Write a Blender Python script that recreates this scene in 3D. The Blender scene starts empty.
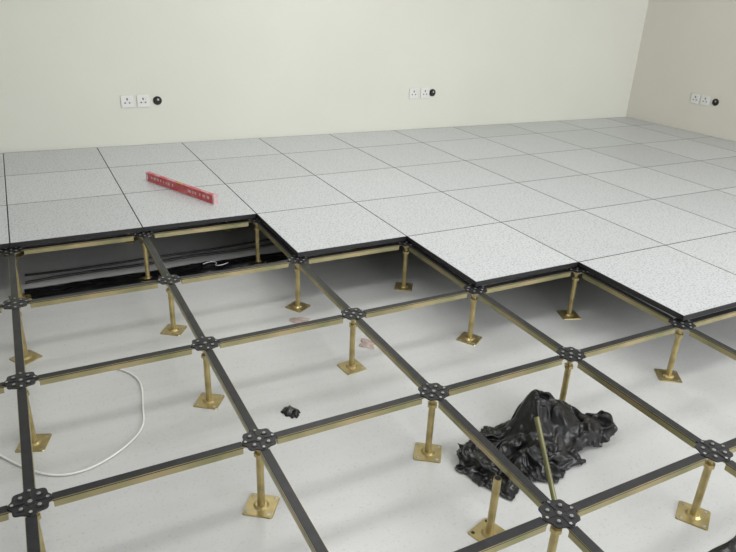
import bpy, bmesh, math, random
from mathutils import Vector, noise, Matrix
random.seed(7)
S=bpy.context.scene
try: S.view_settings.view_transform='Standard'
except Exception: pass
H=0.2516; G=0.6; TT=0.035
COL=bpy.context.collection

# ---------------------------------------------------------------- materials
def mat(name,base,rough=0.5,metal=0.0,spec=0.5):
    m=bpy.data.materials.new(name); m.use_nodes=True
    b=m.node_tree.nodes['Principled BSDF']
    b.inputs['Base Color'].default_value=(*base,1); b.inputs['Roughness'].default_value=rough
    b.inputs['Metallic'].default_value=metal; b.inputs['Specular IOR Level'].default_value=spec
    return m
def noisy(name,c1,c2,scale,rough=0.5,metal=0.0,detail=4,lo=0.35,hi=0.65,bump=0.0,bscale=None,coord='Object',spec=0.5):
    m=mat(name,c1,rough,metal,spec); nt=m.node_tree; N=nt.nodes; L=nt.links; b=N['Principled BSDF']
    tc=N.new('ShaderNodeTexCoord'); n=N.new('ShaderNodeTexNoise'); n.inputs['Scale'].default_value=scale; n.inputs['Detail'].default_value=detail
    L.new(tc.outputs[coord],n.inputs['Vector'])
    r=N.new('ShaderNodeValToRGB'); r.color_ramp.elements[0].position=lo; r.color_ramp.elements[1].position=hi
    r.color_ramp.elements[0].color=(*c1,1); r.color_ramp.elements[1].color=(*c2,1)
    L.new(n.outputs['Fac'],r.inputs['Fac']); L.new(r.outputs['Color'],b.inputs['Base Color'])
    if bump:
        n2=N.new('ShaderNodeTexNoise'); n2.inputs['Scale'].default_value=bscale or scale*4; n2.inputs['Detail'].default_value=5
        L.new(tc.outputs[coord],n2.inputs['Vector'])
        bp=N.new('ShaderNodeBump'); bp.inputs['Strength'].default_value=bump; bp.inputs['Distance'].default_value=0.01
        L.new(n2.outputs['Fac'],bp.inputs['Height']); L.new(bp.outputs['Normal'],b.inputs['Normal'])
    return m
M_wall=noisy('wall_cream_paint',(0.69,0.69,0.62),(0.715,0.715,0.645),1.2,0.7,bump=0.05,bscale=60)
M_wallR=noisy('wall_side_paint',(0.68,0.655,0.58),(0.71,0.685,0.61),1.2,0.7,bump=0.05,bscale=60)
M_ceil=mat('ceiling_paint',(0.8,0.8,0.79),0.9)

def slab_mat():
    m=noisy('concrete_slab',(0.54,0.545,0.54),(0.60,0.605,0.60),1.3,0.30,detail=5,lo=0.3,hi=0.7,bump=0.04,bscale=30)
    nt=m.node_tree;N=nt.nodes;L=nt.links;b=N['Principled BSDF']
    src=b.inputs['Base Color'].links[0].from_socket
    tc=N.new('ShaderNodeTexCoord')
    n3=N.new('ShaderNodeTexNoise'); n3.inputs['Scale'].default_value=110; n3.inputs['Detail'].default_value=4
    L.new(tc.outputs['Object'],n3.inputs['Vector'])
    r3=N.new('ShaderNodeValToRGB'); r3.color_ramp.elements[0].position=0.28; r3.color_ramp.elements[1].position=0.42
    r3.color_ramp.elements[0].color=(0.86,0.86,0.85,1); r3.color_ramp.elements[1].color=(1,1,1,1)
    L.new(n3.outputs['Fac'],r3.inputs['Fac'])
    mp=N.new('ShaderNodeMapping'); mp.inputs['Scale'].default_value=(2,18,2); mp.inputs['Rotation'].default_value=(0,0,0.4)
    L.new(tc.outputs['Object'],mp.inputs['Vector'])
    n4=N.new('ShaderNodeTexNoise'); n4.inputs['Scale'].default_value=1.2; n4.inputs['Detail'].default_value=4
    L.new(mp.outputs['Vector'],n4.inputs['Vector'])
    r4=N.new('ShaderNodeValToRGB'); r4.color_ramp.elements[0].position=0.3; r4.color_ramp.elements[1].position=0.6
    r4.color_ramp.elements[0].color=(0.96,0.96,0.96,1); r4.color_ramp.elements[1].color=(1,1,1,1)
    L.new(n4.outputs['Fac'],r4.inputs['Fac'])
    m1=N.new('ShaderNodeMix'); m1.data_type='RGBA'; m1.blend_type='MULTIPLY'; m1.inputs['Factor'].default_value=1
    m2=N.new('ShaderNodeMix'); m2.data_type='RGBA'; m2.blend_type='MULTIPLY'; m2.inputs['Factor'].default_value=1
    L.new(src,m1.inputs['A']); L.new(r4.outputs['Color'],m1.inputs['B'])
    L.new(m1.outputs['Result'],m2.inputs['A']); L.new(r3.outputs['Color'],m2.inputs['B'])
    L.new(m2.outputs['Result'],b.inputs['Base Color'])
    return m
M_slab=slab_mat()
def tile_mat():
    m=noisy('panel_white_laminate',(0.36,0.375,0.39),(0.61,0.625,0.64),110,0.33,detail=6,lo=0.34,hi=0.50)
    nt=m.node_tree;N=nt.nodes;L=nt.links;b=N['Principled BSDF']
    src=b.inputs['Base Color'].links[0].from_socket
    oi=N.new('ShaderNodeObjectInfo'); mr=N.new('ShaderNodeMapRange'); mr.inputs['To Min'].default_value=0.92; mr.inputs['To Max'].default_value=1.03
    L.new(oi.outputs['Random'],mr.inputs['Value'])
    mx=N.new('ShaderNodeMix'); mx.data_type='RGBA'; mx.blend_type='MULTIPLY'; mx.inputs['Factor'].default_value=1
    L.new(src,mx.inputs['A']); L.new(mr.outputs['Result'],mx.inputs['B']); L.new(mx.outputs['Result'],b.inputs['Base Color'])
    return m
M_tile=tile_mat()
M_edge=mat('panel_black_edge',(0.012,0.012,0.014),0.45)
M_steel=noisy('panel_grey_underside',(0.25,0.25,0.26),(0.32,0.32,0.33),8,0.5,0.3)
M_galv=noisy('yellow_zinc_steel',(0.22,0.23,0.11),(0.46,0.37,0.21),5,0.34,0.5,detail=3,lo=0.3,hi=0.7)
M_olive=noisy('olive_zinc_steel',(0.12,0.13,0.06),(0.24,0.22,0.11),9,0.4,0.4,detail=3,lo=0.3,hi=0.7)
M_zinc=noisy('pedestal_gold_zinc',(0.32,0.26,0.11),(0.54,0.43,0.21),14,0.30,0.6,detail=3,lo=0.3,hi=0.7)
M_gasket=noisy('black_rubber_gasket',(0.008,0.008,0.010),(0.018,0.018,0.021),30,0.42)
M_screw=noisy('dusty_zinc_screw',(0.16,0.16,0.15),(0.50,0.50,0.46),90,0.4,0.4)
M_bag=noisy('black_plastic_film',(0.005,0.005,0.006),(0.010,0.010,0.012),6,0.28,bump=0.10,bscale=60)
M_white=mat('white_plastic',(0.75,0.75,0.73),0.35)
M_hole=mat('dark_recess',(0.01,0.01,0.01),0.6)
M_red=noisy('red_worn_paint',(0.55,0.07,0.08),(0.60,0.17,0.18),25,0.4,lo=0.4,hi=0.7)
M_pink=noisy('pale_label',(0.58,0.34,0.35),(0.68,0.56,0.56),30,0.5)
M_vial=mat('vial_green',(0.45,0.65,0.12),0.15)
M_dust=noisy('brown_dust',(0.36,0.27,0.23),(0.48,0.40,0.37),40,0.9,bump=0.5,bscale=80)

# ---------------------------------------------------------------- helpers
def add_obj(name,bm,mats,smooth=False,parent=None):
    me=bpy.data.meshes.new(name); bm.normal_update(); bm.to_mesh(me); bm.free()
    for m in mats: me.materials.append(m)
    if smooth:
        for p in me.polygons: p.use_smooth=True
    o=bpy.data.objects.new(name,me); COL.objects.link(o)
    if parent: o.parent=parent
    return o
def inst(name,me,loc,rotz=0):
    o=bpy.data.objects.new(name,me); COL.objects.link(o); o.location=loc; o.rotation_euler=(0,0,rotz); return o
def box(bm,x0,x1,y0,y1,z0,z1,mi=0,M=None):
    vs=[bm.verts.new((x,y,z)) for x in (x0,x1) for y in (y0,y1) for z in (z0,z1)]
    if M: 
        for v in vs: v.co=M@v.co
    idx=[(0,1,3,2),(4,6,7,5),(0,4,5,1),(2,3,7,6),(0,2,6,4),(1,5,7,3)]
    fs=[]
    for f in idx:
        fc=bm.faces.new([vs[k] for k in f]); fc.material_index=mi; fs.append(fc)
    return fs
def prism(bm,pts,z0,z1,mi=0,M=None,taper=1.0):
    a=[Vector((x,y,z0)) for x,y in pts]; b=[Vector((x*taper,y*taper,z1)) for x,y in pts]
    if M: a=[M@v for v in a]; b=[M@v for v in b]
    A=[bm.verts.new(v) for v in a]; B=[bm.verts.new(v) for v in b]; n=len(pts)
    fs=[bm.faces.new(A[::-1]),bm.faces.new(B)]
    for k in range(n): fs.append(bm.faces.new([A[k],A[(k+1)%n],B[(k+1)%n],B[k]]))
    for f in fs: f.material_index=mi
    return fs
def circ(r,n,ph=0): return [(r*math.cos(ph+2*math.pi*k/n),r*math.sin(ph+2*math.pi*k/n)) for k in range(n)]

# ---------------------------------------------------------------- crumpled bag (cloth drape, then frozen to a mesh)
def make_bag():
    helpers=[]
    def col(bm,name):
        me=bpy.data.meshes.new(name); bmesh.ops.recalc_face_normals(bm,faces=bm.faces); bm.to_mesh(me); bm.free()
        o=bpy.data.objects.new(name,me); COL.objects.link(o); o.modifiers.new('c','COLLISION')
        o.collision.thickness_outer=0.004; o.collision.cloth_friction=60; helpers.append(o); return o
    bm=bmesh.new(); prism(bm,[(0.4,-0.6),(2.8,-0.6),(2.8,1.6),(0.4,1.6)],-H-0.3,-H); col(bm,'hf')
    for (x,y,z,sx,sy,sz) in [(1.66,0.45,-H+0.03,0.075,0.06,0.085),(1.625,0.57,-H+0.06,0.028,0.02,0.10),(1.70,0.53,-H+0.03,0.04,0.03,0.085),
                             (1.77,0.42,-H,0.05,0.035,0.085),(1.86,0.44,-H,0.03,0.03,0.06),(1.56,0.40,-H,0.05,0.04,0.075),(1.46,0.48,-H,0.04,0.03,0.045),(1.34,0.48,-H,0.04,0.03,0.03)]:
        bm=bmesh.new(); bmesh.ops.create_icosphere(bm,subdivisions=3,radius=1,matrix=Matrix.Translation((x,y,z))@Matrix.Diagonal((sx,sy,sz,1))); col(bm,'hs')
    bm=bmesh.new(); n=125
    ox=[0.37,0.26,0.19,0.19,0.20,0.20,0.24,0.33,0.40,0.34,0.26,0.22,0.19,0.19,0.20,0.27]
    def rad(a):
        t=((a%(2*math.pi))/(2*math.pi))*16; k=int(t)%16; f=t-int(t); return ox[k]*(1-f)+ox[(k+1)%16]*f+0.012*math.sin(a*9)
    V={}
    for a in range(n+1):
        for b in range(n+1):
            x=-0.42+0.84*a/n; y=-0.42+0.84*b/n
            if math.hypot(x,y)>rad(math.atan2(y,x)): continue
            p=Vector((x*7,y*7,3.3)); q=Vector((x*17,y*17,1.1)); r=Vector((x*40,y*40,4.1))
            hsup=0.10*math.exp(-((x-0.06)**2+(y-0.05)**2)/0.02)
            z=0.055*noise.noise(p)*2+0.026*noise.noise(q)*2+0.007*noise.noise(r)*2
            V[a,b]=bm.verts.new((1.585+x*0.96,0.455+y*0.94,-0.08+hsup+z))
    for (a,b) in list(V):
        if all(k in V for k in ((a+1,b),(a+1,b+1),(a,b+1))): bm.faces.new([V[a,b],V[a+1,b],V[a+1,b+1],V[a,b+1]])
    for v in [v for v in bm.verts if not v.link_faces]: bm.verts.remove(v)
    me=bpy.data.meshes.new('bagsim'); bm.to_mesh(me); bm.free()
    o=bpy.data.objects.new('bagsim',me); COL.objects.link(o)
    cm=o.modifiers.new('cloth','CLOTH'); st=cm.settings; st.quality=7; st.mass=0.05
    st.tension_stiffness=40; st.compression_stiffness=40; st.shear_stiffness=20; st.bending_stiffness=0.05; st.air_damping=1
    cs=cm.collision_settings; cs.use_self_collision=True; cs.self_distance_min=0.002; cs.distance_min=0.004; cs.collision_quality=3
    cm.point_cache.frame_start=1; cm.point_cache.frame_end=60
    S.frame_start=1; S.frame_end=60
    for f in range(1,31): S.frame_set(f)
    dg=bpy.context.evaluated_depsgraph_get()
    res=bpy.data.meshes.new_from_object(o.evaluated_get(dg)); 
    bpy.data.objects.remove(o)
    for h in helpers: bpy.data.objects.remove(h)
    res.name='black_plastic_bag'; res.materials.clear(); res.materials.append(M_bag)
    for p in res.polygons: p.use_smooth=True
    for v in res.vertices:
        v.co.z=max(v.co.z-0.004,-H+0.001)
    b=bpy.data.objects.new('black_plastic_bag',res); COL.objects.link(b)
    s=b.modifiers.new('s','SUBSURF'); s.levels=1; s.render_levels=1
    S.frame_set(1)
make_bag()

# ---------------------------------------------------------------- room shell
def wy(x): return 4.21-0.0425*x     # back wall line
def wx(y): return 5.68+0.067*(3.96-y) # right wall line
LX=-2.4; FY=-3.2; CZ=2.45
def wallprism(name,pts,z0,z1,m):
    bm=bmesh.new(); prism(bm,pts,z0,z1); bmesh.ops.recalc_face_normals(bm,faces=bm.faces); return add_obj(name,bm,[m])
X1=wx(3.96)
wallprism('wall_back',[(LX,wy(LX)),(X1,wy(X1)),(X1+0.15,wy(X1)+0.2),(LX,wy(LX)+0.2)],-H,CZ,M_wall)
wallprism('wall_right',[(X1,wy(X1)),(wx(FY),FY),(wx(FY)+0.2,FY),(X1+0.2,wy(X1))],-H,CZ,M_wallR)
wallprism('wall_left',[(LX,FY),(LX,wy(LX)+0.2),(LX-0.2,wy(LX)+0.2),(LX-0.2,FY)],-H,CZ,M_wall)
bm=bmesh.new(); XR=wx(FY)+0.2
W0,W1,Z0,Z1=1.2,5.6,0.75,2.2
box(bm,LX-0.2,W0,FY-0.2,FY,-H,CZ); box(bm,W1,XR,FY-0.2,FY,-H,CZ)
box(bm,W0,W1,FY-0.2,FY,-H,Z0); box(bm,W0,W1,FY-0.2,FY,Z1,CZ)
add_obj('wall_front',bm,[M_wall])
bm=bmesh.new()
for k in range(5):
    x=W0+(W1-W0)*k/4; x=min(max(x,W0+0.025),W1-0.025); box(bm,x-0.025,x+0.025,FY-0.13,FY-0.07,Z0,Z1)
box(bm,W0,W1,FY-0.13,FY-0.07,Z0,Z0+0.05); box(bm,W0,W1,FY-0.13,FY-0.07,Z1-0.05,Z1)
add_obj('window_1',bm,[M_white])
wallprism('floor',[(LX-0.2,FY-0.2),(XR,FY-0.2),(XR,4.6),(LX-0.2,4.6)],-H-0.15,-H,M_slab)
wallprism('ceiling',[(LX-0.2,FY-0.2),(XR,FY-0.2),(XR,4.6),(LX-0.2,4.6)],CZ,CZ+0.15,M_ceil)

# ---------------------------------------------------------------- pedestals
def build_base(bm,h,head=True,tube_top=None):
    s=0.047
    pts=[(-s,-s*0.9),(-s*0.9,-s),(s*0.9,-s),(s,-s*0.9),(s,s*0.9),(s*0.9,s),(-s*0.9,s),(-s,s*0.9)]
    prism(bm,pts,-h,-h+0.004,0,taper=0.97)
    for sx,sy in ((1,1),(1,-1),(-1,1),(-1,-1)):
        prism(bm,[(sx*0.034+a,sy*0.034+b) for a,b in circ(0.006,8)],-h+0.004,-h+0.0046,2)
    prism(bm,circ(0.024,16),-h+0.004,-h+0.010,0,taper=0.75)
    tt=tube_top if tube_top is not None else -0.055
    prism(bm,circ(0.0115,14),-h+0.008,tt,0)
    if not head:
        prism(bm,circ(0.0095,12),tt,tt+0.0005,2); return
    prism(bm,circ(0.0175,6),tt-0.002,tt+0.010,0)      # hex nut
    prism(bm,circ(0.0085,10),tt+0.010,-0.022,0)         # threaded stud
    prism(bm,circ(0.016,14),-0.026,-0.004,0,taper=1.5)  # cup under head
    prism(bm,circ(0.046,20),-0.004,-0.001,0)
    pts=[]
    for k in range(64):
        a=2*math.pi*k/64; r=0.050+0.0035*math.cos(8*a)
        pts.append((r*math.cos(a),r*math.sin(a)))
    prism(bm,pts,-0.001,0.0022,1,taper=0.98)
    for k in range(4):
        Mz=Matrix.Rotation(k*math.pi/2,4,'Z')
        box(bm,0.014,0.048,-0.0035,0.0035,0.0022,0.0042,1,Mz)
        Md=Matrix.Rotation(k*math.pi/2+math.pi/4,4,'Z')@Matrix.Translation((0.030,0,0))
        prism(bm,circ(0.0095,12),0.0022,0.0040,1,Md)
        prism(bm,circ(0.0050,8),0.0040,0.0050,2,Md)
        Ms=Mz@Matrix.Translation((0.041,0.0,0))
        prism(bm,circ(0.0044,6),0.0042,0.0055,2,Ms)
    prism(bm,circ(0.013,16),0.0022,0.0040,1); prism(bm,circ(0.006,8),0.0040,0.0045,2)
protos=[]
for v in range(4):
    bm=bmesh.new(); build_base(bm,H)
    ang=[0.12,0.55,-0.35,0.95][v]
    for vt in bm.verts:
        if vt.co.z<-0.04: vt.co=Matrix.Rotation(ang,3,'Z')@vt.co
    bmesh.ops.recalc_face_normals(bm,faces=bm.faces)
    me=bpy.data.meshes.new('pedestal_%d'%v); bm.to_mesh(me); bm.free()
    for m in (M_zinc,M_gasket,M_screw): me.materials.append(m)
    protos.append(me)
I0,I1,J0,J1=-3,9,-3,6
for i in range(I0,I1+1):
    for j in range(J0,J1+1):
        inst('floor_pedestal',protos[(i*7+j*3+i*j)%4],(i*G,j*G,0),0)

# ---------------------------------------------------------------- stringers
def stringer_mesh(L):
    bm=bmesh.new(); w=0.0135; e=0.052
    box(bm,e,L-e,-w,w,-0.026,-0.003,0)
    box(bm,e-0.02,e,-w*0.8,w*0.8,-0.0075,-0.0045,0); box(bm,L-e,L-e+0.02,-w*0.8,w*0.8,-0.0075,-0.0045,0)
    box(bm,e-0.001,L-e+0.001,-w-0.001,w+0.001,-0.006,0.0,1) # gasket strip
    bmesh.ops.bevel(bm,geom=[ed for ed in bm.edges if abs((ed.verts[0].co-ed.verts[1].co).length)>0.3],offset=0.0015,segments=2,affect='EDGES')
    bmesh.ops.recalc_face_normals(bm,faces=bm.faces)
    me=bpy.data.meshes.new('stringer'); bm.to_mesh(me); bm.free()
    for m in (M_galv,M_gasket): me.materials.append(m)
    return me
SM=stringer_mesh(G)
for i in range(I0,I1+1):
    for j in range(J0,J1+1):
        if i<I1: inst('floor_stringer',SM,(i*G,j*G,0),0)
        if j<J1: inst('floor_stringer',SM,(i*G,j*G,0),math.pi/2)

# ---------------------------------------------------------------- panels
def covered(i,j):
    if i<2: return j>=4
    if i==2: return j>=3
    if i==3: return j>=2
    return j>=1
def tile_bm(w0,w1,pts):
    bm=bmesh.new(); g=0.0010
    cx=sum(p[0] for p in pts)/4; cy=sum(p[1] for p in pts)/4
    def inset(d): 
        r=[]
        for x,y in pts: r.append((x+(d if x<cx else -d),y+(d if y<cy else -d)))
        return r
    o=inset(g); t=inset(g+0.0020); u=inset(0.02)
    zb,zt=0.0058,TT
    A=[bm.verts.new((x,y,zb+0.006)) for x,y in o]; B=[bm.verts.new((x,y,zt)) for x,y in o]; C=[bm.verts.new((x,y,zt)) for x,y in t]
    D=[bm.verts.new((x,y,zb)) for x,y in u]
    for k in range(4):
        k2=(k+1)%4
        f=bm.faces.new([A[k],A[k2],B[k2],B[k]]); f.material_index=1
        f=bm.faces.new([B[k],B[k2],C[k2],C[k]]); f.material_index=1
        f=bm.faces.new([D[k],D[k2],A[k2],A[k]]); f.material_index=2
    f=bm.faces.new(C); f.material_index=0
    f=bm.faces.new(D[::-1]); f.material_index=2
    bmesh.ops.recalc_face_normals(bm,faces=bm.faces)
    return bm
std=None
for i in range(-4,10):
    for j in range(1,7):
        if not covered(i,j): continue
        x0,x1,y0,y1=i*G,(i+1)*G,j*G,(j+1)*G
        P=[(x0,y0),(x1,y0),(x1,y1),(x0,y1)]
        Q=[]
        for x,y in P:
            y2=min(y,wy(x)-0.004); x2=min(x,wx(y2)-0.004); Q.append((x2,min(y,wy(x2)-0.004)))
        if Q==P and std: o=inst('floor_panel',std,(x0,y0,0)); continue
        loc=(x0,y0,0); Ql=[(x-x0,y-y0) for x,y in Q]
        o=add_obj('floor_panel',tile_bm(0,0,Ql),[M_tile,M_edge,M_steel]); o.location=loc
        if Q==P: std=o.data

# ---------------------------------------------------------------- sockets
def socket(name,loc,rot,kind='socket'):
    bm=bmesh.new()
    if kind=='socket':
        box(bm,-0.043,0.043,-0.010,0,-0.043,0.043,0)
        bmesh.ops.bevel(bm,geom=list(bm.edges),offset=0.003,segments=2,affect='EDGES')
        box(bm,-0.004,0.004,-0.0108,-0.010,0.008,0.024,1)
        box(bm,-0.020,-0.010,-0.0108,-0.010,-0.014,-0.006,1); box(bm,0.010,0.020,-0.0108,-0.010,-0.014,-0.006,1)
        box(bm,0.022,0.034,-0.0135,-0.010,0.010,0.030,0)
    else:
        Mr=Matrix.Rotation(math.pi/2,4,'X')
        prism(bm,circ(0.031,20),0,0.006,1,Mr); prism(bm,circ(0.024,20),0.006,0.012,1,Mr,taper=0.9)
        prism(bm,circ(0.008,10),0.012,0.014,2,Mr@Matrix.Translation((0.004,0.008,0)))
    bmesh.ops.recalc_face_normals(bm,faces=bm.faces)
    o=add_obj(name,bm,[M_white,M_hole,M_screw]); o.location=loc; o.rotation_euler=(0,0,rot)
rb=-math.atan(0.0425)
for x,z,k in [(0.84,0.353,'socket'),(0.95,0.353,'socket'),(1.05,0.352,'c'),(3.175,0.343,'socket'),(3.285,0.343,'socket'),(3.36,0.343,'c')]:
    socket('wall_socket' if k=='socket' else 'cable_outlet',(x,wy(x),z),rb,k)
rr=-math.pi/2+math.atan(0.067)
for y,z,k in [(3.25,0.335,'socket'),(3.15,0.335,'socket'),(3.05,0.335,'c')]:
    socket('wall_socket' if k=='socket' else 'cable_outlet',(wx(y),y,z),rr,k)

# ---------------------------------------------------------------- spirit level
lv=bpy.data.objects.new('spirit_level',None); COL.objects.link(lv)
bm=bmesh.new(); L=0.325
prof=[(-0.012,0),(0.012,0),(0.012,0.008),(0.008,0.011),(0.008,0.041),(0.012,0.044),(0.012,0.052),(-0.012,0.052),(-0.012,0.044),(-0.008,0.041),(-0.008,0.011),(-0.012,0.008)]
Mx=Matrix(((0,0,1,0),(1,0,0,0),(0,1,0,0),(0,0,0,1)))
prism(bm,prof,-L+0.012,L-0.012,0,Mx); bmesh.ops.recalc_face_normals(bm,faces=bm.faces)
add_obj('body',bm,[M_red],parent=lv)
bm=bmesh.new()
for s in (-1,1): box(bm,min(s*(L-0.012),s*L),max(s*(L-0.012),s*L),-0.014,0.014,-0.0,0.054)
add_obj('end_caps',bm,[M_pink],parent=lv)
bm=bmesh.new()
x=-0.28
while x<0.26:
    wdt=random.uniform(0.008,0.03); 
    if abs(x)>0.05: box(bm,x,x+wdt,-0.0086,0.0086,0.018,0.034)
    x+=wdt+random.uniform(0.008,0.03)
for a,b in ((-0.24,-0.20),(-0.12,-0.05),(0.05,0.09),(0.2,0.26)): box(bm,a,b,-0.006,0.006,0.0515,0.0526)
add_obj('labels',bm,[M_pink],parent=lv)
bm=bmesh.new()
prism(bm,circ(0.006,10),-0.025,0.025,0,Matrix.Translation((0,0,0.049))@Mx)
add_obj('vial',bm,[M_vial],parent=lv)
lv.location=(0.912,2.935,TT); lv.rotation_euler=(0,0,math.atan2(2.65-3.24,1.04-0.785))

# ---------------------------------------------------------------- small debris
def fbm(p,o=4): return noise.fractal(p,1.0,2.0,o)
def crumple(name,cx,cy,outline,peaks,nr=70,na=200,amp=0.03,seed=0,mt=None,lo=0.006,rag=0.10):
    bm=bmesh.new()
    def rad(a):
        n=len(outline); t=(a/(2*math.pi))*n; k=int(t)%n; f=t-int(t)
        return outline[k]*(1-f)+outline[(k+1)%n]*f
    rings=[]
    for ri in range(nr+1):
        s=ri/nr; ring=[]
        for ai in range(na):
            a=2*math.pi*ai/na
            R=rad(a)*(1+rag*fbm(Vector((math.cos(a)*3,math.sin(a)*3,seed+5)),5))
            x=cx+math.cos(a)*R*s; y=cy+math.sin(a)*R*s
            q=Vector((x*28,y*28,seed)); d=noise.voronoi(q)[0]; ridge=(d[1]-d[0])
            h=0.0
            for px,py,ph,pr in peaks: h+=ph*math.exp(-((x-px)**2+(y-py)**2)/(pr*pr))
            edge=min(1,(1-s)*5)
            z=max((h+amp*(0.9-ridge))*edge,lo*(1 if s<1 else 0))
            ring.append(bm.verts.new((x,y,-H+0.001+max(z,0))))
        rings.append(ring)
    for ri in range(nr):
        for ai in range(na):
            a2=(ai+1)%na
            bm.faces.new([rings[ri][ai],rings[ri+1][ai],rings[ri+1][a2],rings[ri][a2]])
    bmesh.ops.remove_doubles(bm,verts=rings[0],dist=0.03)
    bmesh.ops.recalc_face_normals(bm,faces=bm.faces)
    return add_obj(name,bm,[mt or M_bag],smooth=True)
crumple('black_plastic_scrap',0.86,1.0,[0.030,0.027,0.030,0.046,0.052,0.040,0.030,0.026,0.032,0.036,0.030,0.024],[(0.855,1.01,0.012,0.018),(0.87,0.99,0.010,0.012)],nr=14,na=70,amp=0.010,seed=4.7,lo=0.002,rag=0.32)
crumple('dust_pile',1.35,1.34,[0.05,0.03,0.06,0.03,0.045,0.03,0.05,0.02],[(1.35,1.34,0.004,0.03)],nr=10,na=40,amp=0.005,seed=6,mt=M_dust,lo=0.0015)
crumple('dust_pile',1.16,1.66,[0.05,0.03,0.03,0.06,0.045,0.03,0.05,0.02],[(1.16,1.66,0.004,0.03)],nr=10,na=40,amp=0.004,seed=8,mt=M_dust,lo=0.0015)

def sheet(name,x0,x1,y0,y1,rot=0,cx=0,cy=0,amp=0.012,seed=0):
    bm=bmesh.new(); nx,ny=120,20; V=[]
    for a in range(nx+1):
        row=[]
        for b in range(ny+1):
            u=a/nx; v=b/ny; x=x0+(x1-x0)*u; y=y0+(y1-y0)*v
            y+=0.015*fbm(Vector((x*4,v,seed)))
            z=amp*(0.6+fbm(Vector((x*9,y*14,seed)),4)); e=min(1,v*6,(1-v)*6)
            p=Vector((x,y,0)); 
            if rot: p=Matrix.Rotation(rot,3,'Z')@(p-Vector((cx,cy,0)))+Vector((cx,cy,0))
            row.append(bm.verts.new((p.x,p.y,-H+0.001+max(0.0,z*e))))
        V.append(row)
    for a in range(nx):
        for b in range(ny): bm.faces.new([V[a][b],V[a+1][b],V[a+1][b+1],V[a][b+1]])
    return add_obj(name,bm,[M_bag],smooth=True)
sheet('black_plastic_sheet',0.02,1.40,2.36,2.50,amp=0.012,seed=1)
sheet('black_plastic_sheet',1.60,2.1,-0.22,-0.12,rot=0.05,cx=1.7,cy=-.15,amp=0.012,seed=5)

# ---------------------------------------------------------------- cords
def cord(name,pts,r,m):
    c=bpy.data.curves.new(name,'CURVE'); c.dimensions='3D'; c.bevel_depth=r; c.bevel_resolution=3; c.resolution_u=16
    s=c.splines.new('NURBS'); s.points.add(len(pts)-1); s.use_endpoint_u=True; s.order_u=4
    for k,p in enumerate(pts): s.points[k].co=(p[0],p[1],p[2],1)
    c.materials.append(m); o=bpy.data.objects.new(name,c); COL.objects.link(o); return o
zc=-H+0.005
cord('white_cable',[(0.10,1.63,zc),(0.20,1.62,zc),(0.31,1.60,zc),(0.41,1.45,zc),(0.36,1.25,zc),(0.36,1.12,zc),(0.22,1.0,zc),(0.08,0.96,zc),(-0.02,1.04,zc),(-0.12,1.20,zc)],0.0038,M_white)
zc=-H+0.02
cord('wire_offcut',[(0.90,2.44,zc),(0.95,2.47,zc),(0.99,2.43,zc),(0.94,2.40,zc),(0.98,2.36,zc+0.01),(1.03,2.41,zc)],0.0025,M_white)
zc=-H+0.009
cord('black_floor_cable',[(0.03,2.56,zc),(0.3,2.60,zc),(0.6,2.56,zc),(0.9,2.62,zc),(1.15,2.57,zc),(1.5,2.62,zc)],0.007,M_gasket)
cord('black_floor_cable',[(0.03,2.66,zc),(0.35,2.63,zc),(0.7,2.68,zc),(1.0,2.64,zc),(1.5,2.70,zc)],0.006,M_gasket)

# ---------------------------------------------------------------- loose pedestal & leaning tube
bm=bmesh.new(); build_base(bm,H,head=False,tube_top=-0.040); bmesh.ops.rotate(bm,verts=bm.verts,cent=(0,0,0),matrix=Matrix.Rotation(0.3,3,'Z'))
bmesh.ops.recalc_face_normals(bm,faces=bm.faces)
o=add_obj('pedestal_base',bm,[M_zinc,M_gasket,M_hole]); o.location=(1.17,0.21,0)
a=Vector((1.425,0.205,-H+0.002)); b=Vector((1.465,0.39,-0.04)); d=b-a
bm=bmesh.new(); 
prism(bm,circ(0.0085,14),0,d.length,0); prism(bm,circ(0.007,12),d.length,d.length+0.0005,1)
bmesh.ops.recalc_face_normals(bm,faces=bm.faces)
o=add_obj('steel_tube',bm,[M_olive,M_hole]); o.location=a; o.rotation_mode='QUATERNION'; o.rotation_quaternion=d.to_track_quat('Z','Y')

# ---------------------------------------------------------------- light
def area(name,loc,rot,sx,sy,e,col=(1,1,1)):
    l=bpy.data.lights.new(name,'AREA'); l.shape='RECTANGLE'; l.size=sx; l.size_y=sy; l.energy=e; l.color=col
    o=bpy.data.objects.new(name,l); COL.objects.link(o); o.location=loc; o.rotation_euler=rot; return o
area('window_daylight',((W0+W1)/2,FY-0.02,(Z0+Z1)/2),(math.radians(78),0,0),W1-W0-0.1,Z1-Z0-0.1,175,(0.98,0.99,1.0))
for x,y in ((0.4,0.6),(3.2,0.6),(1.8,2.6)):
    area('ceiling_light_source',(x,y,CZ-0.03),(0,0,0),1.2,0.6,18,(1.0,0.99,0.97))
w=bpy.data.worlds.new('World'); S.world=w; w.use_nodes=True
bg=w.node_tree.nodes['Background']; bg.inputs[0].default_value=(0.8,0.9,1,1); bg.inputs[1].default_value=1.0

# ---------------------------------------------------------------- camera
c=bpy.data.cameras.new('camera'); o=bpy.data.objects.new('camera',c); COL.objects.link(o)
o.location=(0.12087,-0.90617,1.2368); o.rotation_euler=(1.14657,-0.04111,-0.47677)
c.sensor_width=36; c.lens=662.42*36/736; c.clip_start=0.02
S.camera=o
